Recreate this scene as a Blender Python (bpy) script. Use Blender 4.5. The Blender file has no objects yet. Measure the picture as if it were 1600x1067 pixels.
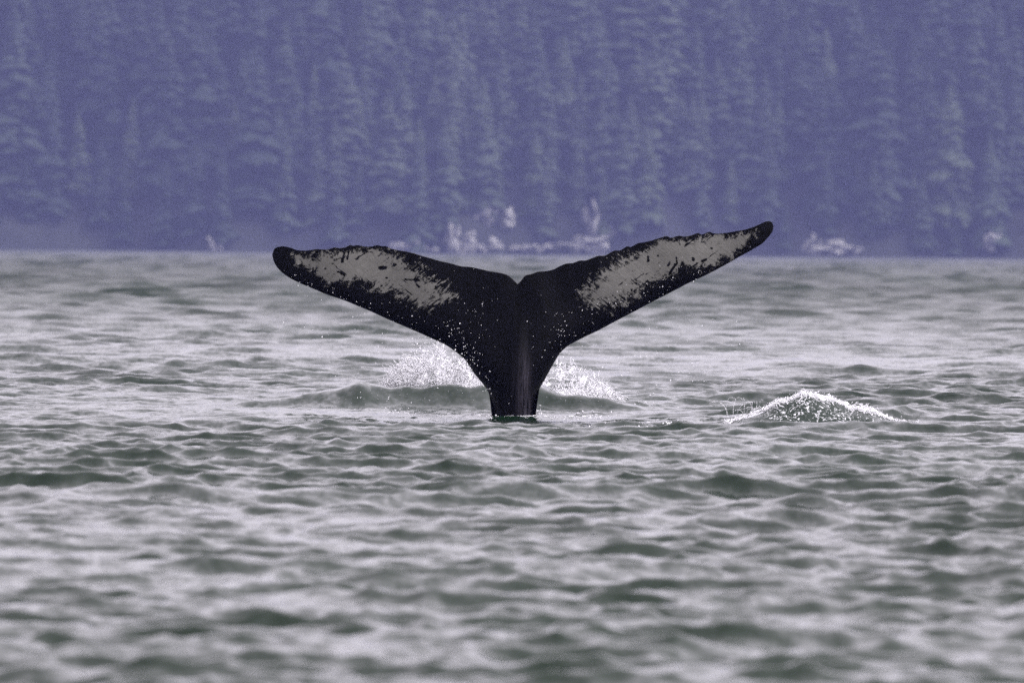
import bpy, bmesh, math, random
import numpy as np
from mathutils import Vector, Matrix, Euler, noise

random.seed(7)
rng = np.random.default_rng(7)
R = math.radians
scene = bpy.context.scene
COL = scene.collection

# ------------------------------------------------------------------ camera
CAM_H = 1.317                 # eye height above the water, in a small boat
F_PX = 17778.0                # 400 mm lens on a 36 mm sensor, in photo pixels (1600 wide)
D_WHALE = 90.0
cam_data = bpy.data.cameras.new('camera')
cam = bpy.data.objects.new('camera', cam_data)
COL.objects.link(cam)
cam_data.lens = 400.0
cam_data.sensor_width = 36.0
cam_data.sensor_fit = 'HORIZONTAL'
cam_data.clip_start = 0.5
cam_data.clip_end = 20000.0
cam_data.dof.use_dof = True
cam_data.dof.focus_distance = D_WHALE
cam_data.dof.aperture_fstop = 8.2
cam.location = (0, 0, CAM_H)
PITCH = math.atan((533.5 - 388.0) / F_PX)
cam_rot = (Matrix.Rotation(R(90) - PITCH, 3, 'X') @ Matrix.Rotation(R(0.51), 3, 'Z'))
cam.rotation_euler = cam_rot.to_euler()
scene.camera = cam

# ------------------------------------------------------------------ sky, sun, exposure
SUN_EL, SUN_AZ = R(52), R(105)        # azimuth measured from +Y (ahead of the boat) towards +X
world = bpy.data.worlds.new('World')
scene.world = world
world.use_nodes = True
wn = world.node_tree
wn.nodes.clear()
w_out = wn.nodes.new('ShaderNodeOutputWorld')
w_bg = wn.nodes.new('ShaderNodeBackground')
w_hs = wn.nodes.new('ShaderNodeHueSaturation')
w_sky = wn.nodes.new('ShaderNodeTexSky')
w_sky.sky_type = 'NISHITA'
w_sky.sun_disc = False
w_sky.sun_elevation = SUN_EL
w_sky.sun_rotation = SUN_AZ
w_sky.air_density = 1.0
w_sky.dust_density = 3.0
w_hs.inputs['Saturation'].default_value = 0.0      # a grey overcast
w_bg.inputs['Strength'].default_value = 0.15
wn.links.new(w_sky.outputs[0], w_hs.inputs['Color'])
w_tint = wn.nodes.new('ShaderNodeMix'); w_tint.data_type = 'RGBA'; w_tint.blend_type = 'MULTIPLY'
w_tint.inputs[0].default_value = 1.0
w_tint.inputs[7].default_value = (1.0, 0.94, 1.035, 1)     # the cool violet cast of the cloud
wn.links.new(w_hs.outputs[0], w_tint.inputs[6])
wn.links.new(w_tint.outputs[2], w_bg.inputs['Color'])
wn.links.new(w_bg.outputs[0], w_out.inputs['Surface'])

sun_data = bpy.data.lights.new('sun', 'SUN')
sun_data.energy = 0.5
sun_data.angle = R(25)
sun_data.color = (1.0, 0.96, 0.92)
sun = bpy.data.objects.new('sun', sun_data)
COL.objects.link(sun)
sun_dir = Vector((math.sin(SUN_AZ) * math.cos(SUN_EL), math.cos(SUN_AZ) * math.cos(SUN_EL), math.sin(SUN_EL)))
sun.rotation_euler = sun_dir.to_track_quat('Z', 'Y').to_euler()
sun.location = (0, 60, 40)

scene.view_settings.view_transform = 'Standard'
scene.view_settings.look = 'None'
scene.view_settings.exposure = 1.6
scene.view_settings.gamma = 1.0
scene.view_settings.use_curve_mapping = False
scene.render.engine = 'CYCLES'
scene.cycles.use_denoising = False
scene.cycles.volume_bounces = 1
scene.cycles.max_bounces = 8
scene.cycles.diffuse_bounces = 6
scene.cycles.caustics_reflective = False
scene.cycles.caustics_refractive = False

# ------------------------------------------------------------------ helpers
def spot(px, py, D):
    """world point at forward distance D that the photograph shows at (px, py)"""
    d = cam_rot @ Vector(((px - 800.0) / F_PX, -(py - 533.5) / F_PX, -1.0))
    return Vector((0, 0, CAM_H)) + d * (D / d.y)

def tag(o, label=None, cat=None, group=None, kind=None):
    if label: o['label'] = label
    if cat: o['category'] = cat
    if group: o['group'] = group
    if kind: o['kind'] = kind
    return o

def np_mesh(name, co, faces, smooth=True):
    """mesh from an (n,3) array and an (m,3|4) index array"""
    me = bpy.data.meshes.new(name)
    co = np.ascontiguousarray(co, dtype=np.float32)
    faces = np.ascontiguousarray(faces, dtype=np.int32)
    n, k = faces.shape
    me.vertices.add(len(co)); me.vertices.foreach_set('co', co.ravel())
    me.loops.add(n * k); me.loops.foreach_set('vertex_index', faces.ravel())
    me.polygons.add(n)
    me.polygons.foreach_set('loop_start', np.arange(0, n * k, k, dtype=np.int32))
    me.polygons.foreach_set('loop_total', np.full(n, k, dtype=np.int32))
    me.polygons.foreach_set('use_smooth', np.full(n, smooth, dtype=bool))
    me.update(calc_edges=True)
    return me

def add_attr(me, name, arr):
    a = me.attributes.new(name, 'FLOAT', 'POINT')
    a.data.foreach_set('value', np.ascontiguousarray(arr, dtype=np.float32).ravel())

def link(name, me, mat=None, parent=None):
    o = bpy.data.objects.new(name, me)
    COL.objects.link(o)
    if mat and not me.materials: me.materials.append(mat)
    if parent: o.parent = parent
    return o

def new_mat(name):
    m = bpy.data.materials.new(name)
    m.use_nodes = True
    nt = m.node_tree
    return m, nt, nt.nodes['Principled BSDF']

def node(nt, kind, **kw):
    n = nt.nodes.new(kind)
    for k, v in kw.items():
        if k.startswith('i_'): n.inputs[k[2:].replace('_', ' ')].default_value = v
        else: setattr(n, k, v)
    return n

def maths(nt, op, a, b=None, c=None, clamp=False):
    n = nt.nodes.new('ShaderNodeMath'); n.operation = op; n.use_clamp = clamp
    for i, v in enumerate((a, b, c)):
        if v is None: continue
        if isinstance(v, (int, float)): n.inputs[i].default_value = v
        else: nt.links.new(v, n.inputs[i])
    return n.outputs[0]

def coords(nt, scale=(1, 1, 1), rot=(0, 0, 0)):
    tc = nt.nodes.new('ShaderNodeTexCoord')
    mp = nt.nodes.new('ShaderNodeMapping')
    mp.inputs['Scale'].default_value = scale
    mp.inputs['Rotation'].default_value = rot
    nt.links.new(tc.outputs['Object'], mp.inputs['Vector'])
    return mp.outputs[0]

def noise_tex(nt, vec, scale, detail=3.0, rough=0.55, distort=0.0):
    n = nt.nodes.new('ShaderNodeTexNoise')
    n.inputs['Scale'].default_value = scale
    n.inputs['Detail'].default_value = detail
    n.inputs['Roughness'].default_value = rough
    n.inputs['Distortion'].default_value = distort
    nt.links.new(vec, n.inputs['Vector'])
    return n.outputs['Fac']

def ramp(nt, fac, stops):
    n = nt.nodes.new('ShaderNodeValToRGB')
    el = n.color_ramp.elements
    while len(el) < len(stops): el.new(0.5)
    for e, (p, c) in zip(el, stops):
        e.position = p; e.color = (c[0], c[1], c[2], 1)
    nt.links.new(fac, n.inputs[0])
    return n.outputs[0]

def mix_col(nt, fac, a, b):
    n = nt.nodes.new('ShaderNodeMix'); n.data_type = 'RGBA'
    for i, v in ((0, fac), (6, a), (7, b)):
        if isinstance(v, (int, float)): n.inputs[i].default_value = v
        elif isinstance(v, tuple): n.inputs[i].default_value = (*v, 1)
        else: nt.links.new(v, n.inputs[i])
    return n.outputs[2]

def attr(nt, name):
    n = nt.nodes.new('ShaderNodeAttribute'); n.attribute_name = name
    return n.outputs['Fac']

def sstep(a, b, x):
    t = np.clip((x - a) / (b - a), 0, 1)
    return t * t * (3 - 2 * t)

# ------------------------------------------------------------------ the sea
N_WAVE = 124
lam = np.exp(np.linspace(math.log(0.13), math.log(13.0), N_WAVE)) * rng.uniform(0.95, 1.05, N_WAVE)
w_dir = R(-72) + rng.normal(0, 1, N_WAVE) * np.where(lam < .45, R(50), np.where(lam < 1.0, R(34), R(24)))
w_phase = rng.uniform(0, 2 * math.pi, N_WAVE)
steep = 0.050 * np.where(lam > 0.4, (0.4 / lam) ** 0.82, 1.0) * rng.uniform(0.6, 1.4, N_WAVE)
w_amp = steep * lam / (2 * math.pi)

def profile(px_list, D):
    """(px, height) pairs turned into x metres at distance D"""
    xs = np.array([spot(p, 600, D).x for p, _ in px_list]); hs = np.array([h for _, h in px_list])
    return xs, hs

R1 = profile([(330, 0), (430, .07), (520, .15), (570, .21), (640, .19), (700, .19), (765, .22), (845, .21), (900, .15), (960, .09), (1040, .03), (1120, 0)], 93.0)
R2 = profile([(1080, 0), (1130, .06), (1190, .14), (1212, .20), (1234, .215), (1254, .268), (1272, .25), (1300, .232), (1326, .165), (1358, .158), (1392, .085), (1440, .05), (1520, 0)], 83.4)
R3 = profile([(1080, 0), (1150, .04), (1250, .07), (1400, .08), (1560, .075), (1750, .03), (1900, 0)], 81.0)
R4 = profile([(60, 0), (150, .05), (260, .08), (330, .06), (420, .02), (480, 0)], 100.0)
R5 = profile([(200, 0), (290, .04), (345, .08), (400, .05), (470, 0)], 116.0)

def ridge(x, y, prof, yc, wf, wb, wob=0.12, rag=.14):
    a = np.interp(x, prof[0], prof[1], left=0, right=0)
    a = a * (1 + rag * (.5 * np.sin(x * 8.3 + y * 1.7) + .35 * np.sin(x * 17.9 - y * 3.1 + 2) + .25 * np.sin(x * 31 + y * 5)))
    c = yc + wob * np.sin(x * 2.3 + 1) + 0.5 * wob * np.sin(x * 5.9)
    d = y - c
    return a * np.where(d < 0, np.exp(-(d / wf) ** 2), np.exp(-(d / wb) ** 2))

def sea_shape(x, y, spacing):
    dx = np.zeros_like(x); dy = np.zeros_like(x); z = np.zeros_like(x); lost = np.zeros_like(x)
    # gusts: patches of rougher and calmer water
    gust = 1.0 + 0.22 * np.sin(x * .31 + y * .047 + 1.3) * np.sin(y * .083 - x * .11) + 0.15 * np.sin(x * .77 - y * .13)
    gust = gust * (1 + 1.3 * sstep(95, 300, y))           # more wind out on the open water
    calm = 1 - 0.35 * np.exp(-((x + 1.0) / 1.6) ** 2 - ((y - 89.3) / 1.6) ** 2)
    # the whale's own waves iron out the chop round them
    iron = 1 - .5 * np.exp(-((x + .4) / 1.9) ** 4 - ((y - 90.4) / 4.4) ** 4)
    iron = iron * (1 - .7 * np.exp(-(x / .8) ** 4 - ((y - 87.8) / 3.0) ** 4))
    iron = iron * (1 - .6 * np.exp(-((x - 2.3) / .9) ** 4 - ((y - 83.2) / 1.3) ** 4))
    open_sea = 1 + 3.2 * sstep(95, 350, y)
    for i in range(N_WAVE):
        k = 2 * math.pi / lam[i]
        w = sstep(2.0, 3.8, lam[i] / spacing)
        if w.max() <= 0:
            lost += 0.5 * steep[i] ** 2; continue
        cx, cy = math.cos(w_dir[i]), math.sin(w_dir[i])
        ph = k * (cx * x + cy * y) + w_phase[i]
        a = w_amp[i] * w * (gust * calm if lam[i] < 3 else open_sea) * iron
        s, c = np.sin(ph), np.cos(ph)
        z += a * c
        dx -= 0.95 * a * cx * s; dy -= 0.95 * a * cy * s
        lost += 0.5 * steep[i] ** 2 * (1 - w * w)
    z -= .035 * np.exp(-((x - .02) / .9) ** 2 - ((y - 89.2) / 1.6) ** 2)
    rr_ = np.hypot(x - .01, (y - 90.0) * .8)
    z += .022 * np.cos(rr_ * 21 + 1.2 * np.sin(x * 7)) * np.exp(-((rr_ - .2) / .45) ** 2) * (spacing < .2)
    z += ridge(x, y, R1, 92.4, .34, 1.6)
    z += ridge(x, y, R2, 83.3, .30, .95, .05, .03)
    z += ridge(x, y, R3, 80.6, .28, 1.1, .2)
    z += ridge(x, y, R4, 100.0, .4, 1.4)
    z += ridge(x, y, R5, 116.0, .4, 1.6)
    return dx, dy, z, lost

def row_list(d0, d1, kf):
    r_ = [d0]
    while r_[-1] < d1: r_.append(r_[-1] * (1 + kf(r_[-1])))
    r_[-1] = d1
    return np.array(r_)
def half_w(D): return 2.6 + 0.058 * D + .045 * np.maximum(D - 150, 0)
D_MID = 135.0
rows_a = row_list(31.0, D_MID, lambda D: .001 if D < 60 else (.0006 if D < 110 else .0008))
rows_b = row_list(D_MID, 2640.0, lambda D: 0.00092 if D < 480 else (.0015 if D < 1300 else .005))
rows_b = np.concatenate([[D_MID - .01], rows_b])           # its first row is a skirt under the seam
parts, quads, base = [], [], 0
for rows, NC, skirt in ((rows_a, 290, False), (rows_b, 200, True)):
    u = np.linspace(-1, 1, NC)
    u = 0.78 * u + 0.22 * u ** 3                 # denser in the middle
    hw = half_w(rows)
    gx = hw[:, None] * u[None, :]
    gy = np.repeat(rows[:, None], NC, axis=1)
    sp = np.maximum(np.gradient(rows)[:, None] * np.ones(NC)[None, :], hw[:, None] * np.gradient(u)[None, :]).ravel()
    xa, ya = gx.ravel(), gy.ravel()
    if not skirt: sp = np.maximum(sp, .45 * sstep(120, D_MID, ya) * .5)
    else: sp = np.maximum(sp, .45 * sstep(150, D_MID, ya) * .5)
    dxx, dyy, zz, lost = sea_shape(xa, ya, sp)
    border = np.zeros((len(rows), NC)); border[:, 0] = border[:, -1] = 1
    if skirt: border[-1, :] = 1
    else: border[0, :] = 1
    keep = 1 - border.ravel()
    zz = zz * keep
    if skirt: zz[:NC] -= .4
    NR = len(rows)
    idx = np.arange(NR * NC).reshape(NR, NC) + base
    quads.append(np.stack([idx[:-1, :-1], idx[:-1, 1:], idx[1:, 1:], idx[1:, :-1]], -1).reshape(-1, 4))
    parts.append((np.stack([xa + dxx * keep, ya + dyy * keep, zz], 1), xa, ya, lost, idx))
    base += NR * NC
co = np.vstack([p[0] for p in parts]); quads = np.vstack(quads)
x0 = np.concatenate([p[1] for p in parts]); y0 = np.concatenate([p[2] for p in parts]); lost = np.concatenate([p[3] for p in parts])
zz = co[:, 2]
ia, ib = parts[0][4], parts[1][4]
# open water all round the detailed stretch, butted to its border
E = 3900.0
n0 = len(co)
outer = np.array([(-E, -2500, 0), (E, -2500, 0), (E, 31.0, 0), (E, D_MID, 0), (E, 2640, 0), (E, 3500, 0), (-E, 3500, 0), (-E, 2640, 0), (-E, D_MID, 0), (-E, 31.0, 0)], float)
co = np.vstack([co, outer])
o = [n0 + i for i in range(10)]
extra = np.array([(o[0], o[1], o[2], o[9]), (o[9], ia[0, 0], ia[-1, 0], o[8]), (o[8], ib[1, 0], ib[-1, 0], o[7]),
                  (ia[0, -1], o[2], o[3], ia[-1, -1]), (ib[1, -1], o[3], o[4], ib[-1, -1]), (o[7], o[4], o[5], o[6])])
quads = np.vstack([quads, extra])
# foam where water breaks
fx, fy, fz = x0, y0, zz
r2a = np.interp(fx, R2[0], R2[1], left=0, right=0)
cr = fy - 83.3 - .05 * np.sin(fx * 2.3 + 1)
foam = np.clip(r2a / .14, 0, 1) * np.maximum(.44 * np.exp(-((cr + .2) / .36) ** 2), 1.0 * np.exp(-((cr - .05) / .09) ** 2))
foam = np.maximum(foam, 0.42 * np.clip(np.interp(fx, R3[0], R3[1], left=0, right=0) / .07, 0, 1) * np.exp(-((fy - 80.6 - .2 * np.sin(fx * 2.3 + 1)) / .12) ** 2) * (.6 + .4 * np.sin(fx * 5.1)))
foam = np.maximum(foam, .8 * np.exp(-((fy - 93.6) / .9) ** 2) * np.exp(-((fx + .55) / .55) ** 2))
foam = np.maximum(foam, .8 * np.exp(-((fy - 93.6) / .9) ** 2) * np.exp(-((fx - .45) / .35) ** 2))
foam = np.maximum(foam, .46 * np.exp(-((np.hypot((fx - .01), (fy - 90.0) * .7) - .24) / .09) ** 2))
for (px, py, rx, ry, s) in [(1040, 664, .14, .5, .5), (985, 662, .35, .5, .45), (630, 645, .13, .5, .42), (950, 648, .4, .6, .42), (1160, 650, .22, .6, .42), (700, 640, .5, .8, .35), (1010, 690, .12, .4, .4)]:
    Dp = CAM_H * F_PX / (py - 388 - (px - 800) * .0089)
    p = spot(px, py, Dp)
    foam = np.maximum(foam, s * np.exp(-((fx - p.x) / rx) ** 2 - ((fy - p.y) / ry) ** 2))
sea_me = np_mesh('sea', co, quads)
add_attr(sea_me, 'foam', np.concatenate([foam, np.zeros(10)]))
add_attr(sea_me, 'micro', np.concatenate([lost * sstep(130, 500, y0), np.full(10, .012)]))

m_sea, nt, bs = new_mat('sea_water')
v1 = coords(nt, (1.0, 0.55, 1.0))
fo = attr(nt, 'foam')
mi = attr(nt, 'micro')
def slopes(vec, scale, detail, amount):
    n = nt.nodes.new('ShaderNodeTexNoise')
    n.inputs['Scale'].default_value = scale; n.inputs['Detail'].default_value = detail; n.inputs['Roughness'].default_value = .6
    n.inputs['Distortion'].default_value = .5
    nt.links.new(vec, n.inputs['Vector'])
    a_ = nt.nodes.new('ShaderNodeVectorMath'); a_.operation = 'SUBTRACT'; a_.inputs[1].default_value = (.5, .5, .5)
    nt.links.new(n.outputs['Color'], a_.inputs[0])
    b_ = nt.nodes.new('ShaderNodeVectorMath'); b_.operation = 'MULTIPLY'; b_.inputs[1].default_value = (amount, amount, 0)
    nt.links.new(a_.outputs[0], b_.inputs[0])
    return b_.outputs[0]
geo = nt.nodes.new('ShaderNodeNewGeometry')
def vadd(a, b):
    n = nt.nodes.new('ShaderNodeVectorMath'); n.operation = 'ADD'
    nt.links.new(a, n.inputs[0]); nt.links.new(b, n.inputs[1]); return n.outputs[0]
nrm = vadd(vadd(geo.outputs['Normal'], slopes(v1, 13.0, 5.0, .52)), slopes(v1, 2.6, 3.0, .26))
far = nt.nodes.new('ShaderNodeVectorMath'); far.operation = 'SCALE'
nt.links.new(slopes(coords(nt, (.42, .0055, 1)), 1.0, 3.0, 1.0), far.inputs[0]); nt.links.new(maths(nt, 'MULTIPLY', mi, 48.0), far.inputs['Scale'])
nrm = vadd(nrm, far.outputs[0])
vn = nt.nodes.new('ShaderNodeVectorMath'); vn.operation = 'NORMALIZE'; nt.links.new(nrm, vn.inputs[0])
v2 = coords(nt, (1, .8, 1))
lace = noise_tex(nt, v2, 24.0, 5.0, .65, 1.8)
fmask = maths(nt, 'MULTIPLY', maths(nt, 'SUBTRACT', maths(nt, 'ADD', maths(nt, 'MULTIPLY', fo, .62), maths(nt, 'MULTIPLY', lace, .9)), .76), 9.0, clamp=True)
fmask = maths(nt, 'MULTIPLY', fmask, maths(nt, 'GREATER_THAN', fo, .04))
body = ramp(nt, noise_tex(nt, coords(nt, (.15, .04, 1)), 1.0, 2.0), [(.3, (.002, .0085, .003)), (.7, (.004, .0135, .0052))])
nt.links.new(mix_col(nt, fmask, body, (.80, .81, .82)), bs.inputs['Base Color'])
rough = maths(nt, 'POWER', maths(nt, 'ADD', maths(nt, 'MULTIPLY', mi, .5), .0007), .25)
nt.links.new(maths(nt, 'ADD', rough, maths(nt, 'MULTIPLY', fmask, .45), clamp=True), bs.inputs['Roughness'])
bs.inputs['IOR'].default_value = 1.333
nt.links.new(vn.outputs[0], bs.inputs['Normal'])
sea = link('sea', sea_me, m_sea)
tag(sea, 'choppy grey green sea between the boat and the wooded shore', 'sea', kind='structure')

# ------------------------------------------------------------------ far hillside
SLOPE = 0.86
def shore_y(x): return 2600 + 0.12 * x + 5 * math.sin(x * .045) + 3 * math.sin(x * .13 + 1)
def hill_z(x, y):
    s = y - shore_y(x)
    bank = 3.2 * (1 - math.exp(-max(s, 0) / 2.0)) if s > 0 else s * .5
    lean = x - s * .35                       # gullies that lean across the slope
    rid = 7.0 * math.sin(lean * .055) + 4.0 * math.sin(lean * .131 + 2) + 6 * noise.noise(Vector((lean * .02, s * .01, 3)))
    top = 120.0
    z = bank + SLOPE * max(s, 0) + rid * min(max(s, 0) / 40.0, 1.0)
    return top * (1 - math.exp(-z / top)) if z > 0 else max(z, -6)
hx = np.concatenate([np.linspace(-3000, -420, 40), np.linspace(-400, 400, 201), np.linspace(420, 3000, 40)])
hs = np.concatenate([np.linspace(-14, 6, 14), np.linspace(8, 130, 50), np.linspace(140, 700, 24)])
hv = np.array([(x, shore_y(x) + s, hill_z(x, shore_y(x) + s)) for s in hs for x in hx])
hi = np.arange(len(hv)).reshape(len(hs), len(hx))
hq = np.stack([hi[:-1, :-1], hi[:-1, 1:], hi[1:, 1:], hi[1:, :-1]], -1).reshape(-1, 4)
m_hill, nt, bs = new_mat('hillside_soil')
n = noise_tex(nt, coords(nt), .12, 5, .6)
nt.links.new(ramp(nt, n, [(.3, (.008, .011, .007)), (.7, (.022, .026, .016))]), bs.inputs['Base Color'])
bs.inputs['Roughness'].default_value = .95
hill = link('hillside', np_mesh('hillside', hv, hq), m_hill)
tag(hill, 'steep hillside of the far shore under the conifer wood', 'hillside', kind='structure')

# ------------------------------------------------------------------ conifers
def conifer_arrays(seed, whorls, per, segs=2, ragged=.35):
    """unit-height conifer crown as loose drooping sprays: (verts, tris)"""
    r = random.Random(seed)
    V, T = [], []
    ph = r.uniform(0, 9)
    for i in range(whorls):
        f = (i + r.uniform(-.3, .3)) / whorls
        f = min(max(f, 0.0), .995)
        z = .07 + .92 * f
        rad = .155 * (1 - f) ** .82 * (1 + .22 * math.sin(f * 17 + ph)) + .008
        for j in range(per):
            if r.random() < .04: continue
            a = 2 * math.pi * (j + r.uniform(-.4, .4)) / per + i * 1.1
            L = rad * r.uniform(1 - ragged, 1 + ragged * .7)
            ca, sa = math.cos(a), math.sin(a)
            wdt = L * r.uniform(.30, .5) + .004
            dr = L * r.uniform(.25, .75)
            z0 = z + r.uniform(-.01, .01)
            p0 = (0, 0, z0 + L * .15)
            m_ = .6
            pm1 = (ca * L * m_ - sa * wdt, sa * L * m_ + ca * wdt, z0 - dr * .45 - .012)
            pm2 = (ca * L * m_ + sa * wdt, sa * L * m_ - ca * wdt, z0 - dr * .45 - .012)
            pc = (ca * L * .55, sa * L * .55, z0 - dr * .15 + .01)
            pt = (ca * L, sa * L, z0 - dr)
            b = len(V)
            V += [p0, pm1, pc, pm2, pt]
            T += [(b, b + 1, b + 2), (b, b + 2, b + 3), (b + 1, b + 4, b + 2), (b + 2, b + 4, b + 3)]
            if segs > 2:                     # hanging tufts under the spray
                for q in range(2):
                    g = r.uniform(.4, .95)
                    tx, ty = ca * L * g, sa * L * g
                    tz = z0 - dr * g
                    hh = L * r.uniform(.18, .4) + .008
                    e = L * .16
                    b = len(V)
                    V += [(tx - sa * e, ty + ca * e, tz), (tx + sa * e, ty - ca * e, tz), (tx + r.uniform(-e, e), ty + r.uniform(-e, e), tz - hh)]
                    T += [(b, b + 1, b + 2)]
    b = len(V)                               # leader
    V += [(.006, 0, .95), (-.004, .005, .95), (-.004, -.005, .95), (0, 0, 1.02)]
    T += [(b, b + 1, b + 3), (b + 1, b + 2, b + 3), (b + 2, b, b + 3)]
    return np.array(V), np.array(T)

def trunk_arrays():
    V, T = [], []
    for k, (z, rr) in enumerate([(-.12, .02), (.0, .016), (.3, .012), (.7, .006), (.98, .001)]):
        for j in range(6):
            a = j * math.pi / 3
            V.append((rr * math.cos(a), rr * math.sin(a), z))
    for k in range(4):
        for j in range(6):
            a, b = k * 6 + j, k * 6 + (j + 1) % 6
            T += [(a, b, b + 6), (a, b + 6, a + 6)]
    return np.array(V), np.array(T)

def foliage(name, lo, hi_):
    m, nt, bs = new_mat(name)
    g = node(nt, 'ShaderNodeNewGeometry')
    oi = node(nt, 'ShaderNodeObjectInfo')
    n1 = noise_tex(nt, coords(nt), 3.0, 2)
    f = maths(nt, 'ADD', maths(nt, 'MULTIPLY', g.outputs['Random Per Island'], .3), maths(nt, 'MULTIPLY', n1, .7))
    nt.links.new(ramp(nt, f, [(.1, lo), (.9, hi_)]), bs.inputs['Base Color'])
    bs.inputs['Roughness'].default_value = .7
    bs.inputs['Specular IOR Level'].default_value = .25
    return m
m_dark = foliage('dark_conifer_foliage', (.016, .028, .014), (.05, .072, .036))
m_pale = foliage('pale_conifer_foliage', (.028, .043, .021), (.062, .080, .040))
m_bark, nt, bs = new_mat('conifer_bark')
nt.links.new(ramp(nt, noise_tex(nt, coords(nt, (8, 8, 1)), 6, 3), [(.3, (.04, .03, .024)), (.7, (.12, .10, .085))]), bs.inputs['Base Color'])
bs.inputs['Roughness'].default_value = .9

crown_hi = [conifer_arrays(s, 44, 9, 3) for s in range(6)]
tV, tT = trunk_arrays()
trunk_me = np_mesh('trunk', tV, tT)
crown_me = []
for V, T in crown_hi:
    pr = []
    for m in (m_pale, m_dark):
        me = np_mesh('crown', V, T, False); me.materials.append(m); pr.append(me)
    crown_me.append(pr)
trunk_me.materials.append(m_bark)

def base_on_slope(px, py_base):
    """the slope point seen at that pixel"""
    D = 2605.0
    for _ in range(900):
        p = spot(px, py_base, D)
        if hill_z(p.x, p.y) >= p.z: break
        D += .5
    return Vector((p.x, p.y, hill_z(p.x, p.y)))

# (px, tip y, base y, girth, pale?, label)
TREES = [
 (1482, 132, 345, 1.25, 1, 'tall broad pale green conifer near the right edge of the wooded slope'),
 (1428, 268, 352, 1.1, 1, 'short green conifer low on the slope beside the tall pale one'),
 (1432, 328, 386, 1.0, 1, 'small light conifer close to the water below the tall pale one'),
 (1513, 92, 230, 1.0, 1, 'thin pale conifer standing behind the top of the broadest tree at right'),
 (1548, 215, 385, 1.0, 0, 'dark conifer at the far right end of the shore'),
 (1345, 196, 330, 1.1, 1, 'pale brownish conifer halfway up the slope right of the raised fluke tip'),
 (1185, 168, 300, 1.1, 1, 'pale conifer straight above the raised right fluke tip'),
 (1216, 146, 280, .9, 0, 'dark slim conifer just right of the one above the right fluke tip'),
 (1098, 142, 285, 1.0, 1, 'pale conifer above the outer half of the right fluke'),
 (1141, 246, 345, 1.0, 1, 'low pale conifer behind the outer end of the right fluke'),
 (1010, 196, 350, 1.1, 1, 'light conifer above the middle of the right fluke'),
 (942, 272, 372, .9, 1, 'narrow pale conifer growing right above the tall pale cliff'),
 (880, 60, 230, 1.1, 1, 'pale conifer high on the slope straight above the fluke notch'),
 (836, 205, 335, 1.1, 1, 'pale grey conifer above the fluke notch and left of the tall cliff'),
 (752, 118, 290, 1.2, 1, 'large pale conifer in the lightest part of the slope, above the rounded rock'),
 (700, 195, 345, 1.1, 1, 'pale conifer above the inner part of the left fluke'),
 (652, 232, 372, .9, 1, 'narrow pale conifer rising from the shore rock above the left fluke'),
 (560, 150, 280, 1.1, 1, 'pale conifer leaning over the slope above the middle of the left fluke'),
 (545, 42, 170, 1.0, 1, 'pale conifer near the top of the slope above the left fluke'),
 (490, 98, 215, 1.0, 1, 'light conifer high above the left fluke tip'),
 (436, 255, 385, 1.0, 0, 'dark conifer on the shore directly behind the left fluke tip'),
 (364, 172, 300, 1.1, 1, 'bushy pale conifer midway between the left edge and the left fluke'),
 (372, 300, 388, .8, 1, 'small pale conifer over the pale streak of rock at left'),
 (203, 206, 362, 1.0, 1, 'pointed pale conifer standing clear on the left slope'),
 (228, 228, 350, .9, 0, 'dark conifer right of the pointed pale one at left'),
 (122, 172, 300, 1.1, 1, 'pale conifer left of the pointed one on the left slope'),
 (52, 150, 320, 1.1, 0, 'dark conifer at the left edge of the slope'),
 (86, 18, 140, 1.0, 1, 'pale conifer in the upper left corner of the slope'),
 (264, 44, 175, 1.0, 1, 'pale conifer at the top of the slope in the left third'),
 (1290, 42, 190, 1.1, 1, 'pale conifer at the top of the slope in the right third'),
]
def make_tree(px, tip, base, girth, pale, label, seed):
    p = base_on_slope(px, base)
    H = (base - tip) / F_PX * p.y
    e = bpy.data.objects.new('conifer_tree', None); COL.objects.link(e)
    e.location = p
    e.empty_display_size = 2
    r = random.Random(seed)
    e.rotation_euler = (0, R(r.uniform(-2, 2)), r.uniform(0, 6.28))
    e.scale = (H * girth * 1.2, H * girth * 1.2, H)
    tag(e, label, 'tree', 'conifers that stand out on the far slope')
    c = bpy.data.objects.new('crown', crown_me[seed % 6][0 if pale else 1]); COL.objects.link(c); c.parent = e
    t = bpy.data.objects.new('trunk', trunk_me); COL.objects.link(t); t.parent = e
    return p, H
taken = []
for i, t in enumerate(TREES):
    p, H = make_tree(*t, seed=i)
    taken.append((p.x, p.y, H * .14))

# ------------------------------------------------------------------ pale crags on the far shore
m_rock, nt, bs = new_mat('pale_granite')
v = coords(nt, (1, 1, .45))
nt.links.new(ramp(nt, noise_tex(nt, v, .9, 6, .65, .5), [(.28, (.10, .10, .09)), (.40, (.22, .22, .20)), (.75, (.34, .34, .31))]), bs.inputs['Base Color'])
bp = node(nt, 'ShaderNodeBump', i_Strength=.9, i_Distance=.5)
nt.links.new(noise_tex(nt, v, 2.2, 6, .7), bp.inputs['Height'])
nt.links.new(bp.outputs[0], bs.inputs['Normal'])
bs.inputs['Roughness'].default_value = .9
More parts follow.
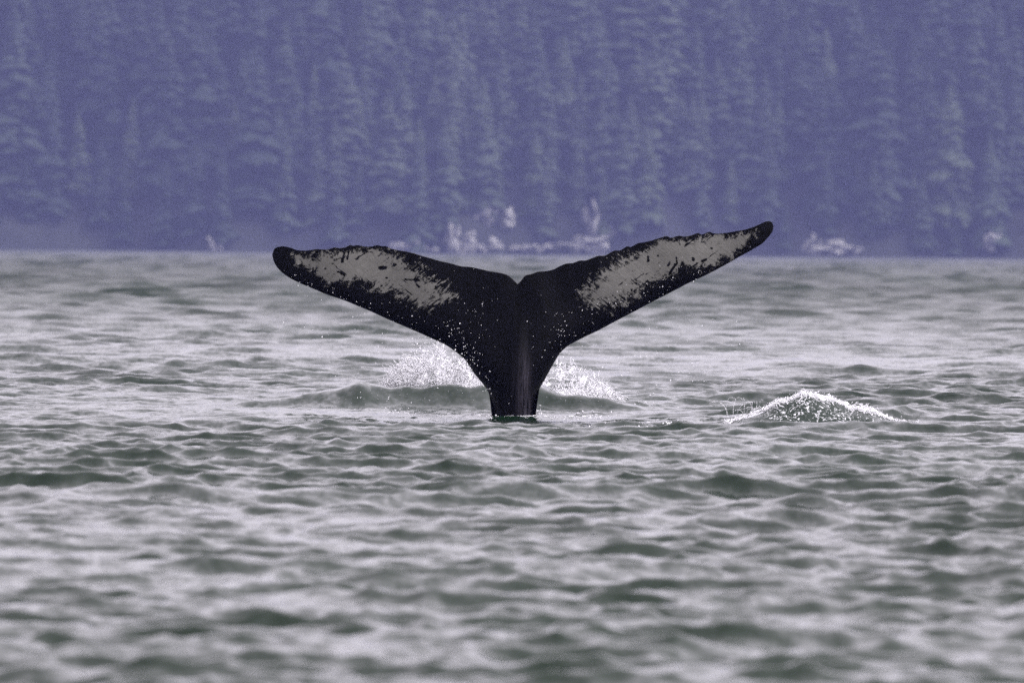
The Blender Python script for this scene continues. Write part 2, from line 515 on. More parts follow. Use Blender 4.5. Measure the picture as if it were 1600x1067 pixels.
# (px, py centre, width px, height px, lean, label)
ROCKS = [
 (652, 382, 52, 16, .1, 'low pale rock at the waterline above the middle of the left fluke'),
 (716, 374, 44, 40, .35, 'pale slanting crag on the far shore behind the left fluke'),
 (774, 334, 44, 26, .0, 'rounded pale cliff face up the bank left of the fluke notch'),
 (758, 382, 36, 18, .2, 'small pale rock at the waterline just left of the fluke notch'),
 (826, 386, 50, 10, .0, 'thin low pale rock on the shore behind the fluke notch'),
 (932, 345, 34, 62, -.1, 'tall narrow pale cliff rising from the shore above the right fluke'),
 (918, 378, 52, 22, .3, 'pale rock shelf at the foot of the tall narrow cliff'),
 (872, 384, 44, 10, .1, 'small flat pale rock between the notch and the tall cliff'),
 (1316, 386, 62, 14, .5, 'low pale slanting rock on the shore right of the raised fluke tip'),
 (1272, 380, 22, 18, .4, 'little pale rock on the shore nearest the raised fluke tip'),
 (1548, 376, 24, 22, .1, 'small pinkish rock on the shore at the far right'),
 (338, 380, 16, 20, -.5, 'small pale streak of rock left of the left fluke tip'),
 (366, 345, 14, 44, .1, 'thin pale streak of rock up the bank left of the left fluke tip'),
]
def make_rock(px, py, wpx, hpx, lean, label, seed):
    c = spot(px, py, 2600.0)
    p = base_on_slope(px, py)
    p.y -= 4.0
    if py > 362: p = Vector((c.x, shore_y(c.x) - 2.5, 0))
    sc = p.y / F_PX
    W, H = wpx * sc * 1.15, hpx * sc * 1.3
    bm = bmesh.new()
    rr = random.Random(seed * 31)
    nb = 5 + int(max(wpx, hpx) / 9)
    for k in range(nb):
        cx, cz = rr.uniform(-.5, .5), rr.uniform(-.5, .35)
        if abs(cx) * 1.1 + max(cz, 0) > .55: cz = -abs(cz)
        sub = bmesh.ops.create_icosphere(bm, subdivisions=2, radius=1)['verts']
        sx_, sz_ = W * rr.uniform(.16, .34), H * rr.uniform(.22, .48)
        planes = [(Vector((rr.uniform(-1, 1), rr.uniform(-1, 1), rr.uniform(-.6, 1))).normalized(), rr.uniform(.35, .7)) for _ in range(8)]
        tilt = rr.uniform(-.5, .5) + lean
        for vt in sub:
            q = vt.co.copy()
            for nn, lim in planes:
                dd = q.dot(nn) - lim
                if dd > 0: q -= nn * dd
            q += q * .35 * noise.noise(q * 2.6 + Vector((seed * 7 + k * 3.1, 0, 0)))
            x = q.x * sx_ + tilt * q.z * sz_ * .8 + cx * W + lean * cz * H
            vt.co = (x, q.y * max(sx_, sz_) * .9 + rr.uniform(-.05, .05), q.z * sz_ + cz * H)
    me = bpy.data.meshes.new('shore_rock'); bm.to_mesh(me); bm.free()
    o = link('shore_rock', me, m_rock)
    o.location = (p.x, p.y + 1.0, spot(px, py, p.y).z)
    tag(o, label, 'rock', 'pale rocks along the far shore')
    return p.x, p.y + 1.0, W * .5 + 1.2
crags = [make_rock(*t, seed=i + 1) for i, t in enumerate(ROCKS)]

# the wood as one mass
crown_mid = [conifer_arrays(20 + s, 24, 6, 2) for s in range(6)]
crown_lo = [conifer_arrays(40 + s, 9, 4, 2) for s in range(6)]
WV, WT, WP, off = [], [], [], 0
r = random.Random(3)
gs = 8.0
for iy in range(24):
    for ix in range(-44, 45):
        x = ix * gs + r.uniform(-3.6, 3.6) + (iy % 2) * gs / 2
        s = 3.5 + iy * gs * .95 + r.uniform(-3.3, 3.3)
        y = shore_y(x) + s
        if any((x - a) ** 2 + (y - b) ** 2 < q * q for a, b, q in taken): continue
        gap = noise.noise(Vector((x * .03, s * .03, 8)))
        if gap > .62: continue
        if any(abs(x - a) < hw_ and b - 8 < y < b + 1.5 for a, b, hw_ in crags): continue
        z = hill_z(x, y)
        H = r.triangular(15, 46, 27) * (1 + .25 * noise.noise(Vector((x * .02, s * .02, 1))))
        if s < 8: H *= .7
        infr = abs(x) < 150 and z < 75
        V, T = (crown_mid if infr else crown_lo)[r.randrange(6)]
        a = r.uniform(0, 6.28); ca, sa = math.cos(a), math.sin(a)
        g = H * r.uniform(.95, 1.6)
        W = np.empty_like(V)
        W[:, 0] = (V[:, 0] * ca - V[:, 1] * sa) * g + x + V[:, 2] * H * r.uniform(-.03, .03)
        W[:, 1] = (V[:, 0] * sa + V[:, 1] * ca) * g + y
        W[:, 2] = V[:, 2] * H + z - .8
        WV.append(W); WT.append(T + off); off += len(V)
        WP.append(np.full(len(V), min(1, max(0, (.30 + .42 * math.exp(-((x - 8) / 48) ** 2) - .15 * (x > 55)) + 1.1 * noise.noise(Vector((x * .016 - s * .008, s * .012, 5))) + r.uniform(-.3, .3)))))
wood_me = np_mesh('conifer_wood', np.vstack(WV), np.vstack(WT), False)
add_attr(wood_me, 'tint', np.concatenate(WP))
m_wood, nt, bs = new_mat('wood_foliage')
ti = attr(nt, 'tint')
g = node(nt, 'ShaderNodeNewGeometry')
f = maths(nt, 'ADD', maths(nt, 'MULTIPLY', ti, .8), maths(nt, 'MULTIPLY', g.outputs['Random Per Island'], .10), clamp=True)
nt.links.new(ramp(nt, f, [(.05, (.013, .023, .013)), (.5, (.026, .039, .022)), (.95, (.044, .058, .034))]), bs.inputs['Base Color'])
bs.inputs['Roughness'].default_value = .75
bs.inputs['Specular IOR Level'].default_value = .25
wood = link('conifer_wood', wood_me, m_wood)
tag(wood, 'hazy blue mass of conifers covering the far slope', 'forest', kind='stuff')

# ------------------------------------------------------------------ the whale's tail
TL = [(808.7,443.6),(801.6,436.4),(793,429.7),(781.4,426.3),(766,424),(751,420.6),(734,417.2),(720.6,416.2),(703.8,411.5),(686.9,407.8),(670,402.7),(659.9,400),(643,395),(629.5,392.2),(612.6,389.2),(602.5,384.8),(595.8,384.8),(588.3,383.1),(582,385.1),(568.8,385.3),(558.6,383.1),(551.9,384.3),(546.8,383.1),(540,386.1),(530,387.8),(521.5,386.8),(511.4,389.9),(494.5,389.5),(477.6,391.6),(464,390.9),(450.6,386.5),(438.8,385.1),(428.7,388.5),(424.6,397.6)]
LL = [(803,770),(768,770),(770.5,700),(770.8,665),(770,642.3),(768,630.5),(764.5,617),(757.7,603.5),(747.6,591.7),(737.5,578.2),(727.4,563),(713.9,551.2),(697,539.4),(676.7,529.9),(653,519.1),(629.5,509),(605.9,498.9),(582.2,488),(558.6,478),(535,468.5),(511.4,460.7),(487.7,450.6),(467.5,442.2),(447.3,431.4),(433.8,419.6),(427,408.4),(424.6,397.6)]
TR = [(808.7,443.6),(813.7,438.7),(820.5,430.6),(830.6,428),(840.7,424.6),(850.8,423.9),(864.3,421.2),(874.5,416.1),(884.6,412.1),(894.7,411.1),(906.5,407),(914.9,407),(928.4,402),(935.8,399.6),(945.3,399.3),(960.5,391.5),(968.9,391.5),(980,385.1),(985.8,386.1),(995.9,380.7),(1009.4,378),(1019.5,375.7),(1029.6,372.3),(1043,368.9),(1048.2,371.6),(1061.7,368.2),(1070,369.6),(1080.2,367.9),(1092,364.2),(1097,366.6),(1108.9,362.5),(1115.7,364.9),(1134.2,364.2),(1151,361.2),(1164.6,358.8),(1178,354.7),(1188.2,350.4),(1198.3,346),(1206.7,347),(1209.8,353.7)]
LR = [(803,770),(838,770),(833.5,700),(833,665),(833.7,640.5),(835.3,632),(838,620.2),(842.4,608.4),(849.2,596.6),(857.6,581.4),(866,566.3),(874.5,552.8),(884.6,542.6),(898,534.5),(914.9,525.8),(935,516.3),(955.4,505.5),(975.7,494.7),(995.9,484.3),(1016,473.5),(1036.4,463),(1056.6,452.6),(1076.9,442.1),(1097,433),(1117.3,422.9),(1137.6,411.8),(1157.8,400.3),(1178,389.2),(1191.6,380.7),(1200,372.3),(1207.7,362.2),(1209.8,353.7)]
Z_WL = 648.0
def to_m(pts):                                   # photo pixels to metres in the plane of the tail
    q = [spot(a, b, D_WHALE) for a, b in pts]
    return np.array([(v.x, v.z) for v in q])
def resample(P, n, first=1.0, smooth=True):
    seg = np.hypot(*np.diff(P, axis=0).T); seg[0] *= first
    s = np.concatenate([[0], np.cumsum(seg)]); s /= s[-1]
    t = np.linspace(0, 1, n)
    if not smooth:
        return np.stack([np.interp(t, s, P[:, 0]), np.interp(t, s, P[:, 1])], 1)
    out = np.empty((n, 2))                       # Catmull-Rom in arc length
    for i, tt in enumerate(t):
        k = min(max(np.searchsorted(s, tt) - 1, 0), len(P) - 2)
        p0 = P[max(k - 1, 0)]; p1 = P[k]; p2 = P[k + 1]; p3 = P[min(k + 2, len(P) - 1)]
        h = s[k + 1] - s[k]; f_ = (tt - s[k]) / h if h > 0 else 0
        m1 = (p2 - p0) / max(s[k + 1] - s[max(k - 1, 0)], 1e-6) * h
        m2 = (p3 - p1) / max(s[min(k + 2, len(P) - 1)] - s[k], 1e-6) * h
        f2, f3 = f_ * f_, f_ ** 3
        out[i] = (2*f3 - 3*f2 + 1) * p1 + (f3 - 2*f2 + f_) * m1 + (-2*f3 + 3*f2) * p2 + (f3 - f2) * m2
    return out
def seg_dist(P, poly, closed=False):
    best = np.full(len(P), 1e9)
    n = len(poly)
    for i in range(n if closed else n - 1):
        a, b = poly[i], poly[(i + 1) % n]
        ab = b - a; L2 = max((ab ** 2).sum(), 1e-12)
        t = np.clip(((P - a) @ ab) / L2, 0, 1)
        d = np.hypot(*(P - (a + t[:, None] * ab)).T)
        best = np.minimum(best, d)
    return best
def inside(P, poly):
    r_ = np.zeros(len(P), bool); n = len(poly)
    for i in range(n):
        (x1, y1), (x2, y2) = poly[i], poly[(i + 1) % n]
        c = ((y1 > P[:, 1]) != (y2 > P[:, 1])) & (P[:, 0] < (x2 - x1) * (P[:, 1] - y1) / (y2 - y1 + 1e-12) + x1)
        r_ ^= c
    return r_
NU, NV = 220, 84
pl = [to_m(TL), to_m(LL), to_m(TR), to_m(LR)]
tl, ll, tr, lr = [resample(p, NU, f_) for p, f_ in zip(pl, (1, .12, 1, .12))]
v_ = np.linspace(0, 1, NV)
v_ = .5 - .5 * np.cos(v_ * math.pi) * (1 - .15 * np.sin(v_ * math.pi))
v_[0], v_[-1] = 0, 1
def sheet(t, l): return t[:, None, :] * (1 - v_)[None, :, None] + l[:, None, :] * v_[None, :, None]
G = np.concatenate([sheet(tl, ll)[::-1], sheet(tr, lr)[1:]], 0)          # tip to tip
P2 = G.reshape(-1, 2)
lead = np.minimum(seg_dist(P2, resample(pl[1][1:], 300)), seg_dist(P2, resample(pl[3][1:], 300)))
trail = np.minimum(seg_dist(P2, tl), seg_dist(P2, tr))
x_, z_ = P2[:, 0], P2[:, 1]
zc = spot(808, Z_WL, D_WHALE).z; xc = spot(803, Z_WL, D_WHALE).x
zn = spot(808, 443, D_WHALE).z
w_ped = sstep(zn - .12, zn - .85, z_)                                     # 0 on the flukes, 1 on the stock
span = np.abs(x_ - xc) / 2.0
hm_f = .085 * (1 - .62 * np.clip(span, 0, 1)) + .05 * np.exp(-(span / .18) ** 2)
Rf = .26 - .13 * np.clip(span, 0, 1)
hm_p, Rp = .27, .185
hm = hm_f * (1 - w_ped) + hm_p * w_ped
RR = Rf * (1 - w_ped) + Rp * w_ped
lead_edge = np.zeros(G.shape[:2], bool); lead_edge[:, -1] = True; lead_edge = lead_edge.ravel() & (z_ > z_.min() + .02)
lead = np.where(lead_edge, 0, lead)
e = np.clip(lead / RR, 0, 1)
h_ = hm * np.sqrt(np.clip(1 - (1 - e) ** 2, 0, 1))
tt = np.clip(trail / .42, 0, 1)
h_ *= np.where(trail < 1e-6, 0, .10 + .90 * (1 - (1 - tt) ** 1.6))
keel = .05 * np.exp(-((x_ - xc - .03) / .055) ** 2) * sstep(zn - .15, zn - .7, z_)
cy_ = D_WHALE + .06 * np.clip(z_, 0, 2) ** 2 + .05 * span ** 2 * 4 * .5
und = .012 * np.sin(x_ * 9 + z_ * 4) * (1 - w_ped)
front = np.stack([x_, cy_ - h_ - keel * (lead > 0) + und * (h_ > 0), z_], 1)
back = np.stack([x_, cy_ + h_ * 1.05 + und * (h_ > 0), z_], 1)
gi = np.arange(len(P2)).reshape(G.shape[0], NV)
fq = np.stack([gi[:-1, :-1], gi[:-1, 1:], gi[1:, 1:], gi[1:, :-1]], -1).reshape(-1, 4)
wco = np.vstack([front, back]); wq = np.vstack([fq, fq[:, ::-1] + len(P2)])
# signed distance to the white patch of each fluke
def z1(a): return [(400 + X / 2.963, 320 + Y / 2.963) for X, Y in a]
def z2(a): return [(780 + X / 2.9644, 320 + Y / 2.9644) for X, Y in a]
PL = to_m(z1([(175,240),(280,232),(360,222),(430,212),(500,210),(570,210),(620,225),(670,258),(720,290),(770,320),(830,362),(890,400),(905,430),(850,458),(790,470),(720,450),(660,415),(600,398),(540,382),(470,368),(420,362),(370,350),(330,355),(270,318),(215,285)]))
PR = to_m(z2([(1185,132),(1100,138),(1000,146),(930,152),(860,160),(800,166),(740,176),(690,195),(640,235),(580,252),(510,298),(450,345),(405,400),(395,445),(450,468),(510,463),(560,445),(620,412),(680,380),(740,352),(800,325),(860,298),(920,290),(1000,282),(1060,245),(1110,205),(1170,165)]))
sd = np.maximum(np.where(inside(P2, PL), 1, -1) * seg_dist(P2, PL, True), np.where(inside(P2, PR), 1, -1) * seg_dist(P2, PR, True))
# scars: single dark marks across the patches
def mark(zf, ax, ay, bx, by, rz):
    q = to_m(zf([(ax, ay), (bx + .01, by)]))
    return seg_dist(P2, q) - rz / 2.963 / 197.5
scar = np.full(len(P2), 1.0)
for m_ in [(572,293,598,292,8),(375,308,410,326,4.5),(500,225,465,250,4.5),(408,222,398,262,5),(428,215,421,250,4),(360,270,352,274,3.5),(322,292,318,295,5),(690,345,755,350,5),(745,370,755,380,5),(560,240,578,228,4),(715,298,735,310,5)]:
    scar = np.minimum(scar, mark(z1, *m_))
for m_ in [(690,240,690,258,8),(860,192,905,158,4.5),(900,250,902,256,7),(820,245,825,268,4),(818,278,788,322,6),(790,265,784,282,4),(735,235,737,238,4),(745,295,747,297,4.5),(985,203,987,204,4),(850,270,846,280,4),(650,330,670,322,4),(940,262,960,255,4)]:
    scar = np.minimum(scar, mark(z2, *m_))
w_me = np_mesh('humpback_whale', wco, wq)
add_attr(w_me, 'patch', np.concatenate([sd, np.full(len(sd), -.5)]))
add_attr(w_me, 'scar', np.concatenate([scar, scar]))
# direction along the fluke, for the scratches
sgn = np.where(x_ < xc, -1, 1)
add_attr(w_me, 'side', np.concatenate([sgn, sgn]))
add_attr(w_me, 'stock', np.concatenate([w_ped ** 3 * np.exp(-((x_ - xc - .075) / .05) ** 2)] * 2))
bm = bmesh.new(); bm.from_mesh(w_me)
bmesh.ops.remove_doubles(bm, verts=bm.verts, dist=2e-5)
bmesh.ops.recalc_face_normals(bm, faces=bm.faces)
bm.to_mesh(w_me); bm.free()
for p in w_me.polygons: p.use_smooth = True

m_wh, nt, bs = new_mat('whale_skin')
pa = attr(nt, 'patch')
# scratches run from the leading edge up and outwards: mirrored across the tail by its side
tc = node(nt, 'ShaderNodeTexCoord')
sx = node(nt, 'ShaderNodeSeparateXYZ'); nt.links.new(tc.outputs['Object'], sx.inputs[0])
mx = maths(nt, 'MULTIPLY', sx.outputs[0], attr(nt, 'side'))
cb = node(nt, 'ShaderNodeCombineXYZ'); nt.links.new(mx, cb.inputs[0]); nt.links.new(sx.outputs[2], cb.inputs[1]); nt.links.new(attr(nt, 'side'), cb.inputs[2])
mp = node(nt, 'ShaderNodeMapping'); mp.inputs['Rotation'].default_value = (0, 0, R(-38)); mp.inputs['Scale'].default_value = (5.0, 30.0, 3.0)
mp.vector_type = 'TEXTURE'
mp.inputs['Scale'].default_value = (1 / 7.0, 1 / 48.0, 1 / 3.0)
nt.links.new(cb.outputs[0], mp.inputs[0])
scr = noise_tex(nt, mp.outputs[0], 1.6, 6.0, .72, .5)
blot = noise_tex(nt, cb.outputs[0], 5.0, 4.0, .6, .6)
mot = noise_tex(nt, cb.outputs[0], 13.0, 8.0, .82, .6)
amp = maths(nt, 'ADD', .10, maths(nt, 'MULTIPLY', maths(nt, 'MULTIPLY_ADD', mx, -2.2, 2.6, clamp=True), .36))
edge = maths(nt, 'ADD', maths(nt, 'MULTIPLY', maths(nt, 'SUBTRACT', scr, .5), amp), maths(nt, 'MULTIPLY', maths(nt, 'SUBTRACT', blot, .5), .14))
edge = maths(nt, 'ADD', edge, maths(nt, 'MULTIPLY', maths(nt, 'SUBTRACT', mot, .5), .56))
msk = maths(nt, 'MULTIPLY', maths(nt, 'ADD', maths(nt, 'ADD', pa, edge), -.004), 60.0, clamp=True)
msk = maths(nt, 'MULTIPLY', msk, maths(nt, 'MULTIPLY', maths(nt, 'ADD', attr(nt, 'scar'), maths(nt, 'MULTIPLY', maths(nt, 'SUBTRACT', mot, .5), .06)), 400.0, clamp=True))
# thin black scratches across the patch
mp4 = node(nt, 'ShaderNodeMapping'); mp4.vector_type = 'TEXTURE'; mp4.inputs['Rotation'].default_value = (0, 0, R(35)); mp4.inputs['Scale'].default_value = (1 / 2.6, 1 / 16.0, 1)
nt.links.new(cb.outputs[0], mp4.inputs[0])
cut = maths(nt, 'GREATER_THAN', noise_tex(nt, mp4.outputs[0], 1.5, 4.0, .6, .4), .655)
msk = maths(nt, 'MULTIPLY', msk, maths(nt, 'SUBTRACT', 1.0, cut))
# dark scars and pits inside the patch
vor = node(nt, 'ShaderNodeTexVoronoi', feature='F1'); vor.inputs['Scale'].default_value = 5.5
mp2 = node(nt, 'ShaderNodeMapping'); mp2.inputs['Scale'].default_value = (1, 2.0, 1); mp2.inputs['Rotation'].default_value = (0, 0, R(25))
nt.links.new(cb.outputs[0], mp2.inputs[0]); nt.links.new(mp2.outputs[0], vor.inputs['Vector'])
sc_col = node(nt, 'ShaderNodeSeparateColor'); nt.links.new(vor.outputs['Color'], sc_col.inputs[0])
pit = maths(nt, 'LESS_THAN', maths(nt, 'ADD', vor.outputs['Distance'], maths(nt, 'MULTIPLY', blot, .12)), maths(nt, 'MULTIPLY', maths(nt, 'SUBTRACT', sc_col.outputs[0], .62), .40))
msk = maths(nt, 'MULTIPLY', msk, maths(nt, 'SUBTRACT', 1.0, pit))
fine = noise_tex(nt, cb.outputs[0], 60.0, 3.0)
grey = ramp(nt, maths(nt, 'ADD', maths(nt, 'MULTIPLY', mot, .55), maths(nt, 'MULTIPLY', scr, .45)), [(.25, (.045, .043, .038)), (.42, (.086, .085, .077)), (.7, (.136, .134, .122))])
skin = ramp(nt, noise_tex(nt, cb.outputs[0], 14.0, 5.0, .7), [(.4, (.0006, .0006, .0007)), (.75, (.002, .002, .0023))])
# lit streak along the keel, painted as paler lines down the stock
mp3 = node(nt, 'ShaderNodeMapping'); mp3.inputs['Scale'].default_value = (60, 4, 1)
nt.links.new(cb.outputs[0], mp3.inputs[0])
lit_streak = maths(nt, 'MULTIPLY', maths(nt, 'SUBTRACT', noise_tex(nt, mp3.outputs[0], 1.0, 5.0, .7), .38), 2.6, clamp=True)
lit_streak = maths(nt, 'MULTIPLY', lit_streak, attr(nt, 'stock'), clamp=True)
skin = mix_col(nt, lit_streak, skin, (.075, .068, .085))
# barnacle specks
vb = node(nt, 'ShaderNodeTexVoronoi', feature='F1'); vb.inputs['Scale'].default_value = 26.0
nt.links.new(tc.outputs['Object'], vb.inputs['Vector'])
vc = node(nt, 'ShaderNodeSeparateColor'); nt.links.new(vb.outputs['Color'], vc.inputs[0])
speck = maths(nt, 'MULTIPLY', maths(nt, 'LESS_THAN', vb.outputs['Distance'], .11), maths(nt, 'GREATER_THAN', vc.outputs[0], .86))
skin = mix_col(nt, maths(nt, 'MULTIPLY', speck, .5), skin, (.3, .3, .3))
nt.links.new(mix_col(nt, msk, skin, grey), bs.inputs['Base Color'])
bs.inputs['Roughness'].default_value = .42
bs.inputs['Specular IOR Level'].default_value = .02
bp = node(nt, 'ShaderNodeBump', i_Strength=.35, i_Distance=.01)
nt.links.new(maths(nt, 'ADD', scr, fine), bp.inputs['Height'])
nt.links.new(bp.outputs[0], bs.inputs['Normal'])
whale = link('humpback_whale', w_me, m_wh)
tag(whale, 'black humpback whale tail with grey white patches raised upright out of the sea', 'whale')

# ------------------------------------------------------------------ spray, drops, foam
m_spray, nt, bs = new_mat('white_spray')
bs.inputs['Base Color'].default_value = (.93, .93, .94, 1)
bs.inputs['Roughness'].default_value = .35
tr_ = node(nt, 'ShaderNodeBsdfTranslucent'); tr_.inputs[0].default_value = (.93, .93, .94, 1)
mxs = node(nt, 'ShaderNodeMixShader'); mxs.inputs[0].default_value = .5
nt.links.new(bs.outputs[0], mxs.inputs[1]); nt.links.new(tr_.outputs[0], mxs.inputs[2])
nt.links.new(mxs.outputs[0], nt.nodes['Material Output'].inputs['Surface'])

OCT_V = np.array([(1, 0, 0), (-1, 0, 0), (0, 1, 0), (0, -1, 0), (0, 0, 1), (0, 0, -1)], float)
OCT_F = np.array([(0, 2, 4), (2, 1, 4), (1, 3, 4), (3, 0, 4), (2, 0, 5), (1, 2, 5), (3, 1, 5), (0, 3, 5)])
bm = bmesh.new(); bmesh.ops.create_icosphere(bm, subdivisions=1, radius=1)
ICO_V = np.array([v.co[:] for v in bm.verts]); ICO_F = np.array([[v.index for v in f.verts] for f in bm.faces]); bm.free()

def drops(name, pts, rad, label, cat, stretch=None, rough=False):
    BV, BF = (OCT_V, OCT_F) if rough else (ICO_V, ICO_F)
    pts = np.asarray(pts, float); rad = np.asarray(rad, float)
    n = len(pts)
    s = np.ones((n, 3)) if stretch is None else stretch
    jit = 1 + rng.uniform(-.22, .22, (n, len(BV), 1))
    V = BV[None] * jit * (rad[:, None] * s)[:, None, :] + pts[:, None, :]
    Fc = BF[None] + (np.arange(n) * len(BV))[:, None, None]
    o = link(name, np_mesh(name, V.reshape(-1, 3), Fc.reshape(-1, 3)), m_spray)
    return tag(o, label, cat, kind='stuff')

def filaments(name, chains, label, cat, extra=None, sheets=()):
    """thin torn strands of water: chains of (points, radii) as three-sided tubes, plus loose drops"""
    V, Fc, off_ = [], [], 0
    tri = np.array([(0, 0, 1), (.87, 0, -.5), (-.87, 0, -.5)])
    for pts, rad in chains:
        n_ = len(pts)
        ring = pts[:, None, :] + tri[None] * rad[:, None, None] + rng.normal(0, .18, (n_, 3, 3)) * rad[:, None, None]
        V.append(ring.reshape(-1, 3))
        i = np.arange(n_ - 1)[:, None] * 3 + off_
        for k in range(3):
            a_, b_ = i + k, i + (k + 1) % 3
            Fc.append(np.hstack([a_, b_, b_ + 3])); Fc.append(np.hstack([a_, b_ + 3, a_ + 3]))
        off_ += n_ * 3
    for pts, size, nrm_ in sheets:
        gm, gn = 5, 4
        a_ = rng.normal(0, 1, 3); a_ /= np.linalg.norm(a_); b_ = np.cross(a_, nrm_); b_ /= np.linalg.norm(b_) + 1e-9
        uu, vv = np.meshgrid(np.linspace(-1, 1, gm), np.linspace(-1, 1, gn), indexing='ij')
        cup = (uu ** 2 + vv ** 2) * rng.uniform(-.5, .5)
        g_ = pts + size * ((uu[..., None] * a_ * rng.uniform(.6, 1.6)) + vv[..., None] * b_ * rng.uniform(.35, .8) + cup[..., None] * np.cross(a_, b_)) + rng.normal(0, size * .28, (gm, gn, 3))
        V.append(g_.reshape(-1, 3))
        for i in range(gm - 1):
            for k in range(gn - 1):
                if rng.random() < .16: continue
                q0 = off_ + i * gn + k
                Fc.append(np.array([(q0, q0 + 1, q0 + gn + 1), (q0, q0 + gn + 1, q0 + gn)]))
        off_ += gm * gn
    if extra is not None:
        pts, rad = extra
        n_ = len(pts)
        jit = 1 + rng.uniform(-.3, .3, (n_, 6, 1))
        V.append((OCT_V[None] * jit * rad[:, None, None] + pts[:, None, :]).reshape(-1, 3))
        Fc.append((OCT_F[None] + (np.arange(n_) * 6)[:, None, None]).reshape(-1, 3) + off_)
    o = link(name, np_mesh(name, np.vstack(V), np.vstack(Fc)), m_spray)
    return tag(o, label, cat, kind='stuff')

def splash(name, env, D, n_str, n_drop, label, base_py=628, seed=1, lean=0.0):
    r = np.random.default_rng(seed)
    ex = np.array([p for p, _ in env], float); ey = np.array([q for _, q in env], float)
    # clumps: where the water is thrown up together
    cl = [(r.uniform(ex[0], ex[-1]), r.uniform(0, .95) ** 1.25, r.uniform(3, 12)) for _ in range(int((ex[-1] - ex[0]) / 6.5))]
    chains = []
    for j in range(n_str):
        c = cl[r.integers(len(cl))]
        px0 = c[0] + r.normal(0, c[2]); f = c[1] + r.normal(0, .10) if j % 3 else abs(r.normal(0, .3))
        top = np.interp(px0, ex, ey)
        py0 = base_py - (base_py - top) * min(max(f, 0), 1.02)
        m = r.integers(5, 12); L = 3 + r.exponential(5)
        ang = r.normal(math.pi / 2 + (px0 - ex.mean()) / (ex[-1] - ex[0]) * -1.2 - lean, .8); curl = r.normal(0, .25)
        t = np.linspace(0, 1, m)
        a_ = ang + curl * np.arange(m) + r.normal(0, .25, m)
        px = px0 + np.cumsum(np.cos(a_)) * L / m; py = py0 - np.cumsum(np.sin(a_)) * L / m
        dep = D + r.normal(0, .25) + np.cumsum(r.normal(0, .012, m))
        P_ = np.array([spot(x, y, d)[:] for x, y, d in zip(px, py, dep)])
        chains.append((P_, r.uniform(.002, .0064) * (1.1 - .7 * t) * r.uniform(.6, 1.5, m)))
    sh = []
    for j in range(n_str // 6):
        c = cl[r.integers(len(cl))]; px0 = c[0] + r.normal(0, c[2] * .7); f = (c[1] + r.normal(0, .06)) * r.uniform(.5, 1)
        py0 = base_py - (base_py - np.interp(px0, ex, ey)) * min(max(f, .1), .92)
        sh.append((np.array(spot(px0, py0, D + r.normal(0, .2))[:]), 0.007 + r.exponential(.010), np.array((0, -1, .3))))
    pts, rad = [], []
    for j in range(n_drop):
        if r.random() < .7:
            c = cl[r.integers(len(cl))]; px0 = c[0] + r.normal(0, c[2] * 1.3); f = c[1] + r.normal(0, .13)
        else:
            px0 = r.uniform(ex[0] - 12, ex[-1] + 12); f = r.uniform(0, 1.15) ** 1.4
        top = np.interp(px0, ex, ey)
        pts.append(spot(px0, base_py - (base_py - top) * f + r.normal(0, 1), D + r.normal(0, .28))[:])
        rad.append(.001 + r.exponential(.0014))
    filaments(name, chains, label, 'splash', (np.array(pts), np.array(rad)), sh)

splash('water_splash', [(585, 612), (600, 592), (618, 575), (634, 562), (641, 542), (650, 550), (659, 530), (668, 522), (674, 544), (684, 534), (698, 560), (715, 568), (740, 580), (766, 598)], 93.4, 4600, 10000,
       'white splash of spray thrown up left of the whale stock', seed=3, lean=-.1)
splash('water_splash', [(846, 596), (860, 575), (872, 568), (888, 573), (908, 578), (925, 590), (945, 602), (965, 618)], 93.4, 850, 3600,
       'white splash of spray thrown up right of the whale stock', seed=5, lean=.25)

# breaking crest of the small wave on the right
def surface_z(x, y):
    a = sea_shape(np.array([x]), np.array([y]), np.array([.06]))
    return float(a[2][0])
xs = rng.uniform(R2[0][1], R2[0][-2], 1900)
av = np.interp(xs, R2[0], R2[1])
pick = rng.uniform(0, .28, len(xs)) < av + .05
xs = xs[pick]; av = av[pick]
ys = 83.3 + .05 * np.sin(xs * 2.3 + 1) + rng.normal(.03, .045, len(xs))
zs = sea_shape(xs, ys, np.full(len(xs), .06))[2] + np.abs(rng.normal(0, .012, len(xs))) + rng.exponential(.007, len(xs)) * (av > .12)
P = np.stack([xs, ys, zs], 1); Q = .0014 + rng.exponential(.0016, len(xs))
ch = []
for j in range(270):                             # ragged strings along the crest and down its face
    on_crest = j < 260
    x = rng.uniform(R2[0][1], R2[0][-3]) if on_crest else rng.uniform(R2[0][2] - .05, R2[0][9])
    y = 83.3 + .05 * math.sin(x * 2.3 + 1) + (rng.normal(0, .04) if on_crest else -rng.uniform(.04, .42))
    m = rng.integers(4, 10); a_ = rng.normal(0 if on_crest else -.9, .7)
    st_ = rng.uniform(.008, .02)
    aa = a_ + np.cumsum(rng.normal(0, .5, m))
    q = np.stack([x + np.cumsum(np.cos(aa)) * st_, y + np.cumsum(np.sin(aa)) * st_], 1)
    zq = sea_shape(q[:, 0], q[:, 1], np.full(m, .06))[2] + .003 + (rng.exponential(.008) if on_crest else 0)
    ch.append((np.column_stack([q, zq]), (rng.uniform(.002, .006) if on_crest else rng.uniform(.0012, .0034)) * rng.uniform(.5, 1.3, m)))
filaments('breaking_foam', ch, 'white foam breaking over the small wave right of the whale', 'foam', (P, Q),
          [(np.array((a, 83.32 + .05 * math.sin(a * 2.3 + 1) + rng.normal(0, .03), surface_z(a, 83.3) + .004)), .004 + rng.exponential(.006), np.array((0, 0, 1.0)))
           for a in rng.uniform(R2[0][2], R2[0][10], 190)])

